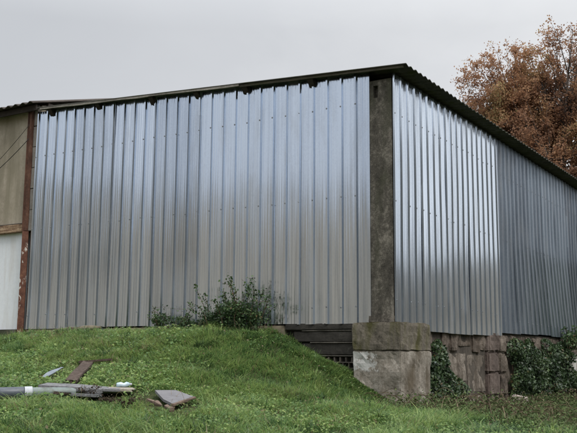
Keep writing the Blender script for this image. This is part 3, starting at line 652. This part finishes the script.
# ---------------------------------------------------------------- grass
def _along(a,b,r,n=9): return [(a[0]+(b[0]-a[0])*i/(n-1),a[1]+(b[1]-a[1])*i/(n-1),r) for i in range(n)]
DEBRIS=_along((-2.2,-5.5),(-1.42,-4.4),.17)+_along((-1.85,-4.5),(-1.1,-4.25),.19)+_along((-1.5,-4.3),(-1.0,-3.92),.17)+_along((-1.85,-4.05),(-2.6,-3.05),.13)+_along((-2.5,-3.88),(-2.76,-3.34),.1)+_along((-.72,-3.75),(-.15,-4.2),.24)+_along((-.5,-4.22),(.03,-4.5),.12)+_along((-2.86,-2.94),(-2.55,-2.68),.1)+[(-1.17,-3.9,.1)]+_along((-6.2,-.25),(-5.3,-.25),.15)
def make_grass():
    rng=np.random.default_rng(77)
    def pts(n,x0,x1,y0,y1): return np.stack([rng.uniform(x0,x1,n),rng.uniform(y0,y1,n)],1)
    P=np.concatenate([pts(330000,-9.5,2.6,-8.2,-.07),pts(46000,.56,4.2,-4.0,7),pts(14000,.6,4,7,13),pts(22000,-1.8,.6,-.7,.06),pts(14000,-14,-9.5,-7,-.12)])
    x,y=P[:,0],P[:,1]
    # thin out what lies far outside the photograph's wedge and behind the plinth
    cd=np.hypot(x-5.8,y+11.45); keep=(cd>4.5)&~((x>-.25)&(x<.62)&(y>-.24)&(y<.95))&(rng.random(len(x))<np.clip(1.25-(cd-7.5)*.035,.55,1))
    keep&=~((y>-.01)&(x<-1.45)) & ~((y>.06)&(x<.33))
    big=vnoise(x*.9+3,y*.9,1); med=vnoise(x*2.6,y*2.6+5,2); fine=vnoise(x*7,y*7,3)
    keep&=rng.random(len(x))<.30+.9*med+.25*fine
    x,y,big,med,fine,cd=[a[keep] for a in (x,y,big,med,fine,cd)]; n=len(x)
    z=ground(x,y)-.012
    L=(.04+.065*med*big*2+.05*fine)*rng.uniform(.55,1.35,n)
    L*=np.where(rng.random(n)<.03,1.6,1)
    right=sstep(-3.5,-.5,x); L*=.85+.35*right
    flat=np.zeros(n)
    short=np.ones(n)
    for (a,b,rr) in DEBRIS:
        q=np.hypot(x-a,y-b+.04)/rr; short=np.minimum(short,np.where(q<1,.25,np.where(q<1.7,.25+.75*(q-1)/.7,1)))
    L*=short
    L*=np.where((y>-.35)&(x<-1.5),.75,1)*np.where((x>-1.6)&(x<.6)&(y>-.55),.5,1)
    # lean: tufts share a direction; long grass lies downhill
    la=vnoise(x*1.6,y*1.6,11)*12+rng.normal(0,1.1,n); e=.05
    gx=(ground(x+e,y)-ground(x-e,y))/(2*e); gy=(ground(x,y+e)-ground(x,y-e))/(2*e)
    dx=np.cos(la)-gx*2.6; dy=np.sin(la)-gy*2.6-.25; dn=np.hypot(dx,dy)+1e-6; dx/=dn; dy/=dn
    bend=rng.uniform(.45,1.25,n)+.35*big
    w=(.0026+.0036*rng.random(n)**1.6)*(1+.05*(cd-7))
    sx,sy=-dy,dx
    tw=rng.normal(0,.5,n); sx2=sx*np.cos(tw)+dx*np.sin(tw); sy2=sy*np.cos(tw)+dy*np.sin(tw)
    V=np.empty((n,6,3)); ts=(0,.5,1)
    for k,t in enumerate(ts):
        hx=L*np.sin(bend*t)*t; hz=L*t*np.cos(bend*t*.95)+.0; ww=w*(1-.85*t*t)
        cx,cy,cz=x+dx*hx,y+dy*hx,z+hz
        V[:,2*k]=np.stack([cx-sx2*ww,cy-sy2*ww,cz],1); V[:,2*k+1]=np.stack([cx+sx2*ww,cy+sy2*ww,cz],1)
    V=V.reshape(-1,3); b=np.arange(n)*6
    F=np.stack([np.stack([b,b+1,b+3,b+2],1),np.stack([b+2,b+3,b+5,b+4],1)],1).reshape(-1,4)
    near=1-sstep(-2.8,-.6,x+.35*y+1.2)
    tint=.22+.42*med+.22*vnoise(x*.7+9,y*.7,21)+.14*near-.22*sstep(.6,2,x+.35*y)+rng.normal(0,.19,n)
    dry=rng.random(n)<.018+.03*(vnoise(x*1.3,y*1.3,31)>.66)
    tint=np.where(dry,rng.uniform(.88,1,n),np.clip(tint,0,.86)); A=np.repeat(tint,2)
    VV=[V];FF=[F];AA=[A];n0=len(V)
    # coarse tufts that stand out of the sward
    T=1500; tx=rng.uniform(-7.5,3.6,T); ty=rng.uniform(-7.8,-.35,T); ok=(vnoise(tx*.9,ty*.9,61)>.36)&~((tx>-.3)&(ty>-.6)); 
    ok&=np.min([np.hypot(tx-a,ty-b)/rr for a,b,rr in DEBRIS],0)>1.9; tx,ty=tx[ok],ty[ok]; T=len(tx); kb=46; ti=np.repeat(np.arange(T),kb); m=len(ti)
    size=rng.uniform(.07,.19,T)[ti]; az=rng.uniform(0,6.283,m); rad=np.abs(rng.normal(0,.035,m))*(size/.12); bx=tx[ti]+np.cos(az)*rad; by=ty[ti]+np.sin(az)*rad
    az+=rng.normal(0,.5,m); Lb=size*rng.uniform(.55,1.25,m); be=rng.uniform(.35,1.5,m); wb=rng.uniform(.0024,.0052,m); bz=ground(bx,by)-.01
    dX,dY=np.cos(az)+.15,np.sin(az)-.35; dn=np.hypot(dX,dY)+1e-6; dX/=dn; dY/=dn; Vt=np.empty((m,6,3))
    for k,t in enumerate((0,.5,1)):
        hx=Lb*np.sin(be*t)*t; hz=Lb*t*np.cos(be*t*.95); ww=wb*(1-.85*t*t)
        Vt[:,2*k]=np.stack([bx+dX*hx+dY*ww,by+dY*hx-dX*ww,bz+hz],1); Vt[:,2*k+1]=np.stack([bx+dX*hx-dY*ww,by+dY*hx+dX*ww,bz+hz],1)
    b2=np.arange(m)*6+n0; VV.append(Vt.reshape(-1,3)); FF.append(np.stack([np.stack([b2,b2+1,b2+3,b2+2],1),np.stack([b2+2,b2+3,b2+5,b2+4],1)],1).reshape(-1,4)); n0+=6*m
    tt=rng.choice([.12,.3,.5,.7,.8,.9],T,p=[.22,.26,.22,.16,.10,.04])[ti]+rng.normal(0,.07,m); AA.append(np.repeat(np.clip(tt,0,1),2))
    # clover and plantain leaves among the blades, mostly low on the slope at the left
    m=85000; px=rng.uniform(-7,3.5,m); py=rng.uniform(-7.6,-.3,m); q=vnoise(px*1.1,py*1.1,41)*.6+vnoise(px*3.7,py*3.7,42)*.4
    kp=(q>.40)&(rng.random(m)<.35+.65*(py<-2.6)); kp&=np.min([np.hypot(px-a,py-b)/rr for a,b,rr in DEBRIS],0)>.75; px,py=px[kp],py[kp]; m=len(px)
    C=np.stack([px,py,ground(px,py)+rng.uniform(.01,.09,m)],1)
    v,f=leaf_quads(C,rng.uniform(.014,.05,m)*np.where(px+.35*py<-2.4,1.15,.85),up=(0,-.1,1),flat=.62,rng=rng,aspect=.75)
    VV.append(v); FF.append(f+n0); n0+=len(v); AA.append(np.clip(.42+.3*vnoise(px*2,py*2,43)+rng.normal(0,.14,m),0,.9))
    # thin dead straws
    m=520; px=rng.uniform(-7.5,3.6,m); py=rng.uniform(-7.6,-.3,m); kp=~((px>-.35)&(py>-.5)); px,py=px[kp],py[kp]; m=len(px); pz=ground(px,py); hs_=rng.uniform(.10,.26,m); a_=rng.uniform(0,6.28,m); ln_=rng.uniform(.1,.9,m)*hs_
    Vs=np.empty((m,6,3)); dX,dY=np.cos(a_),np.sin(a_)
    for k,t in enumerate((0,.55,1)):
        cx,cy,cz=px+dX*ln_*t*t,py+dY*ln_*t*t,pz+hs_*t*(1-.25*t); ww=.0016
        Vs[:,2*k]=np.stack([cx-.85*ww,cy-.5*ww,cz],1); Vs[:,2*k+1]=np.stack([cx+.85*ww,cy+.5*ww,cz],1)
    b2=np.arange(m)*6+n0; VV.append(Vs.reshape(-1,3)); FF.append(np.stack([np.stack([b2,b2+1,b2+3,b2+2],1),np.stack([b2+2,b2+3,b2+5,b2+4],1)],1).reshape(-1,4)); n0+=6*m; AA.append(np.repeat(rng.uniform(.9,1,m),2))
    # fallen brown leaves
    m=1500; px=rng.uniform(-7.5,3.5,m); py=rng.uniform(-7.6,-.1,m); C=np.stack([px,py,ground(px,py)+rng.uniform(.02,.07,m)],1)
    v,f=leaf_quads(C,rng.uniform(.022,.05,m),up=(0,-.1,1),flat=.5,rng=rng); VV.append(v); FF.append(f+n0); AA.append(rng.uniform(.88,1,m))
    o=np_mesh('grass',np.concatenate(VV),np.concatenate(FF),M['grass'],attr=np.concatenate(AA))
    tag(o,'lush uncut green grass covering the slope',None,None,'stuff')
make_grass()

# ---------------------------------------------------------------- rubbish lying in the grass
def ang_pts(a,b): return math.atan2(b[1]-a[1],b[0]-a[0])
def lying(name,label,cat,a,b,lift=.05,group=None):
    """an Empty midway between ground points a and b, its x axis along a->b and tilted with the ground"""
    za,zb=zg(*a)+lift,zg(*b)+lift; c=((a[0]+b[0])/2,(a[1]+b[1])/2,(za+zb)/2); L=math.dist((*a,za),(*b,zb))
    o=empty(name,c,label,cat,group=group); o.rotation_euler=(0,-math.atan2(zb-za,math.dist(a,b)),ang_pts(a,b)); return o,L
# grey plastic pipe with a dark sleeve and a paper label
o,L=lying('plastic_pipe','grey plastic drain pipe with pale paper label lying in the grass','pipe',(-2.21,-5.50),(-1.42,-4.40),.075)
h=L/2
MB().tube([(-h,0,0),(-h+.58,0,0)],.052,16).build('pipe_end',M['pvc'],o)
MB().tube([(-h+.55,0,0),(-h+.565,0,0),(-h+.80,0,0),(-h+.815,0,0)],[.054,.060,.060,.055],16).build('dark_sleeve',M['pvc_dark'],o)
t=MB(); t.tube([(-h+.80,0,0),(h,0,-.012)],[.053,.050],16,cap=False); t.tube([(h,0,-.012),(-h+.80,0,-.0)],[.045,.048],16,cap=False); t.build('pipe',M['pvc_green'],o)
lab=MB(); a0,a1=-.6,2.2; n=10
for i in range(n):
    p,q=a0+(a1-a0)*i/n,a0+(a1-a0)*(i+1)/n; r=.0615
    f=lambda x,a:(x,-math.cos(a)*r,math.sin(a)*r)
    lab.quad(f(-h+.815,p),f(-h+.895,p),f(-h+.895,q),f(-h+.815,q),0,True)
lab.build('paper_label',M['paper'],o)
MB().tube([(-h+.20,0,0),(-h+.21,0,0),(-h+.50,0,0),(-h+.51,0,0)],[.052,.058,.058,.052],16).build('coupling',M['bluegrey'],o)

def plank(name,label,a,b,w,t,mat,lift,seed,roll=0,ragged=.0,group='planks lying in the grass'):
    o,L=lying(name,label,'plank',a,b,lift,group); rng=np.random.default_rng(seed)
    bm=lumpy((-L/2,-w/2,-t/2),(L/2,w/2,t/2),14,4,1,.006,seed,.004)
    for v in bm.verts:
        v.co.z+=.006*math.sin(v.co.x*5+seed)+roll*v.co.y
        if ragged and abs(v.co.x)>L/2-.03: v.co.x+=float(rng.normal())*ragged
    MB().addbm(bm).build('board',mat,o); return o
plank('plank','silvery grey plank lying beside the end of the plastic pipe',(-1.85,-4.48),(-1.16,-4.22),.22,.05,M['greywood'],.095,51,.10)
plank('plank','thin dark grey board under the silvery plank',(-1.70,-4.56),(-1.12,-4.34),.13,.03,M['greywood'],.055,56,.0,.01)
plank('plank','blackened wet board lying between the pipe and the silvery plank',(-1.95,-4.72),(-1.40,-4.52),.11,.03,M['brownwood'],.06,58,-.1,.015)
plank('plank','short grey board lying askew across the end of the tan board',(-1.35,-4.42),(-1.05,-4.10),.10,.024,M['greywood'],.095,59,.15,.01)
plank('plank','pale tan weathered board with a split end right of the silvery plank',(-1.50,-4.30),(-1.02,-3.93),.24,.028,M['palewood'],.062,52,.05,.02)
plank('plank','rotting brown plank pointing up the slope',(-1.85,-4.05),(-2.60,-3.05),.13,.03,M['brownwood'],.075,53,.12,.015)
plank('plank','dark rotten stick crossing the grass above the brown plank',(-2.86,-2.94),(-2.55,-2.68),.07,.03,M['brownwood'],.05,57,0,.01)
o,L=lying('metal_strip','narrow blue grey metal strip lying in the grass upslope of the pipe','strip',(-2.50,-3.88),(-2.76,-3.34),.06)
bm=lumpy((-L/2,-.04,-.004),(L/2,.04,.004),8,3,1,.003,54,0)
for v in bm.verts:
    tt=(v.co.x+L/2)/L; v.co.y*=(.45+.75*math.sin(math.pi*min(1,tt*1.1+.05))); v.co.z+=.008*math.sin(tt*4)
MB().addbm(bm).build('strip',M['bluegrey'],o)
# crumpled pale blue plastic bottle
o,L=lying('plastic_bottle','crushed pale blue plastic bottle on the tan board','bottle',(-1.22,-3.97),(-1.12,-3.84),.085)
MB().tube([(-L/2,0,0),(-L/2+.01,0,0),(-.03,.004,.006),(.0,-.004,-.004),(.035,.003,.004),(.055,0,.002),(.07,0,0)],[.020,.030,.029,.024,.030,.022,.012],9).build('body',M['plastic'],o)
MB().tube([(.068,0,0),(.092,0,0)],[.0135,.0135],9).build('cap',M['paper'],o)
# grey roof slab with orange edge, broken tile pieces
o=empty('roof_slab',(-.44,-3.92,zg(-.44,-3.92)+.07),'flat grey slab with broken orange edge lying in the grass','slab',R(-6)); o.rotation_euler=(R(4),R(6),R(0))
s=[(-.34,.10),(-.20,.29),(.19,.12),(.335,-.40),(.10,-.27)]
sb=MB(); zt=.014
sb.poly([(x,y,zt) for x,y in s[::-1]]); sb.poly([(x,y,-zt) for x,y in s])
for i in range(5):
    (a,b),(c,d)=s[i],s[(i+1)%5]; sb.quad((a,b,zt),(a,b,-zt),(c,d,-zt),(c,d,zt))
sb.v=[(x,y,z) for x,y,z in sb.v]; sl_=sb.build('slab',M['slate'],o)
MB().addbm(lumpy((-.29,-.022,-.013),(.29,.022,.0125),9,2,1,.016,61,.004),0,Matrix.Translation((.268,-.135,0))@Matrix.Rotation(R(105.5),4,'Z')).build('broken_edge',M['orange'],o)
for (x,y,rz,l,lab_) in ((-.49,-4.22,R(-20),.08,'orange brick fragment below the grey slab, nearest the planks'),(-.03,-4.47,R(-30),.09,'long orange brick fragment below the grey slab, lowest on the slope'),(-.22,-4.40,R(-25),.075,'small orange brick fragment below the grey slab, between two others')):
    q=MB().addbm(lumpy((-l,-.018,-.014),(l,.018,.014),9,3,3,.03,int(l*1000),.003)).build('brick_fragment',M['orange'])
    q.location=(x,y,zg(x,y)+.055); q.rotation_euler=(.2,.15,rz); tag(q,lab_,'brick','broken brick pieces in the grass')
# dead dark weed stalks
def weed(loc,label,seed,hh,n):
    rng=np.random.default_rng(seed); root=empty('dead_weed',loc,label,'weed',group='dead weeds in the grass'); sb=MB(); C=[]
    for i in range(n):
        a=rng.uniform(0,6.28); l=rng.uniform(.05,.16); p=[Vector((0,0,-.02)),Vector((math.cos(a)*l*.4,math.sin(a)*l*.4,hh*.6)),Vector((math.cos(a)*l,math.sin(a)*l,hh*rng.uniform(.7,1.1)))]
        sb.tube(p,[.006,.004,.002],4,cap=False)
        for k in range(16): C.append(np.array(p[1].lerp(p[2],rng.random()))+rng.normal(size=3)*.018)
    sb.build('stalk',M['timber_dark'],root); C=np.array(C); v,f=leaf_quads(C,rng.uniform(.015,.04,len(C)),rng=rng)
    np_mesh('foliage',v,f,M['dryleaf'],attr=rng.uniform(0,.25,len(C)),parent=root)
weed((-1.22,-4.42,zg(-1.22,-4.42)),'dark dead weed standing in front of the planks',71,.17,5)
weed((-.75,-4.62,zg(-.75,-4.62)),'dark dead weed right of the planks, low on the slope',72,.12,7)
weed((-.42,-4.68,zg(-.42,-4.68)),'dark dead weed lowest on the slope below the bricks',73,.12,6)
# loose stones by the walls
for (x,y,z,sx,sy,sz,mt,lab_) in ((.62,4.75,-1.27,.12,.22,.09,'whitestone','pale stone lying at the foot of the red stained pier'),
    (-5.75,-.17,zg(-5.75,-.17)+.05,.46,.09,.03,'sandy','sandy concrete slab lying against the foot of the cladding'),):
    q=MB().addbm(lumpy((-sx,-sy,-sz),(sx,sy,sz),6,6,4,.04,int(sx*100),.02)).build('loose_stone' if mt=='whitestone' else 'concrete_slab',M[mt]); q.location=(x,y,z); q.rotation_euler=(0,R(-3) if mt=='sandy' else .1,R(8))
    tag(q,lab_,'stone' if mt=='whitestone' else 'slab')

# ---------------------------------------------------------------- sky, sun, camera
w=bpy.data.worlds.new('World'); SC.world=w; w.use_nodes=True; nt=w.node_tree; bg=nt.nodes['Background']
sky=nt.nodes.new('ShaderNodeTexSky'); sky.sky_type='NISHITA'; sky.sun_disc=False
SUN_EL,SUN_AZ=R(52),R(115)                      # azimuth measured clockwise from +Y
sky.sun_elevation=SUN_EL; sky.sun_rotation=SUN_AZ; sky.dust_density=3.5; sky.ozone_density=1.5; sky.air_density=1.2
hs=nt.nodes.new('ShaderNodeHueSaturation'); hs.inputs['Saturation'].default_value=.25; hs.inputs['Value'].default_value=1.0
nt.links.new(sky.outputs[0],hs.inputs['Color'])
tc=nt.nodes.new('ShaderNodeTexCoord')
def wn(sc,stretch,det=5):
    m=nt.nodes.new('ShaderNodeMapping'); m.inputs['Scale'].default_value=stretch; nt.links.new(tc.outputs['Generated'],m.inputs['Vector'])
    return noise(nt,m.outputs['Vector'],sc,det,.55,.3)
sx=nt.nodes.new('ShaderNodeSeparateXYZ'); nt.links.new(tc.outputs['Generated'],sx.inputs[0])
# overcast deck: paler towards the horizon and towards the sun's side, greyer overhead, soft cloud mottling
lat=math_(nt,'ADD',math_(nt,'MULTIPLY',sx.outputs['X'],.85),math_(nt,'MULTIPLY',sx.outputs['Y'],.53))
cl=math_(nt,'MULTIPLY',math_(nt,'SUBTRACT',wn(2.4,(1,1,2.4),7),.5),.75)
v=math_(nt,'ADD',math_(nt,'ADD',math_(nt,'MULTIPLY',lat,.95),.46),cl)
v=math_(nt,'SUBTRACT',v,math_(nt,'MULTIPLY',sx.outputs['Z'],.35))
low=ramp(nt,v,[(0.0,(4.2,4.37,4.64)),(.3,(4.65,4.8,5.05)),(.75,(6.25,6.35,6.5)),(1,(6.55,6.65,6.75))])
ov=ramp(nt,sx.outputs['Z'],[(.36,(0,0,0)),(.85,(1,1,1))])       # an overcast sky is brightest overhead
deck=mixc(nt,ov,low,(13.5,13.9,14.4))
mx=mixc(nt,.93,hs.outputs[0],deck)
nt.links.new(mx,bg.inputs['Color']); bg.inputs['Strength'].default_value=.10
sd=bpy.data.lights.new('sun','SUN'); sd.energy=1.5; sd.angle=R(20); sd.color=(1,.96,.9)
so=bpy.data.objects.new('sun',sd); COL.objects.link(so)
d=Vector((math.sin(SUN_AZ)*math.cos(SUN_EL),math.cos(SUN_AZ)*math.cos(SUN_EL),math.sin(SUN_EL)))
so.rotation_euler=d.to_track_quat('Z','Y').to_euler(); so.location=d*60

cam=bpy.data.cameras.new('camera'); co=bpy.data.objects.new('camera',cam); COL.objects.link(co); SC.camera=co
yaw,pitch,roll=-.5647,.1604,.0075
fwv=Vector((math.sin(yaw)*math.cos(pitch),math.cos(yaw)*math.cos(pitch),math.sin(pitch)))
rt=Vector((math.cos(yaw),-math.sin(yaw),0)); upv=rt.cross(fwv)
r2=rt*math.cos(roll)+upv*math.sin(roll); u2=upv*math.cos(roll)-rt*math.sin(roll)
mw=Matrix((r2,u2,-fwv)).transposed().to_4x4(); mw.translation=Vector((5.7995,-11.4472,-.5303)); co.matrix_world=mw
cam.sensor_fit='HORIZONTAL'; cam.sensor_width=36; cam.lens=36*876.66/577; cam.clip_end=3000; cam.clip_start=.1
SC.render.engine='CYCLES'
SC.view_settings.view_transform='Standard'; SC.view_settings.look='None'; SC.view_settings.exposure=.46; SC.view_settings.gamma=1; SC.view_settings.use_curve_mapping=False
SC.cycles.max_bounces=8; SC.cycles.transparent_max_bounces=6; SC.cycles.use_denoising=True
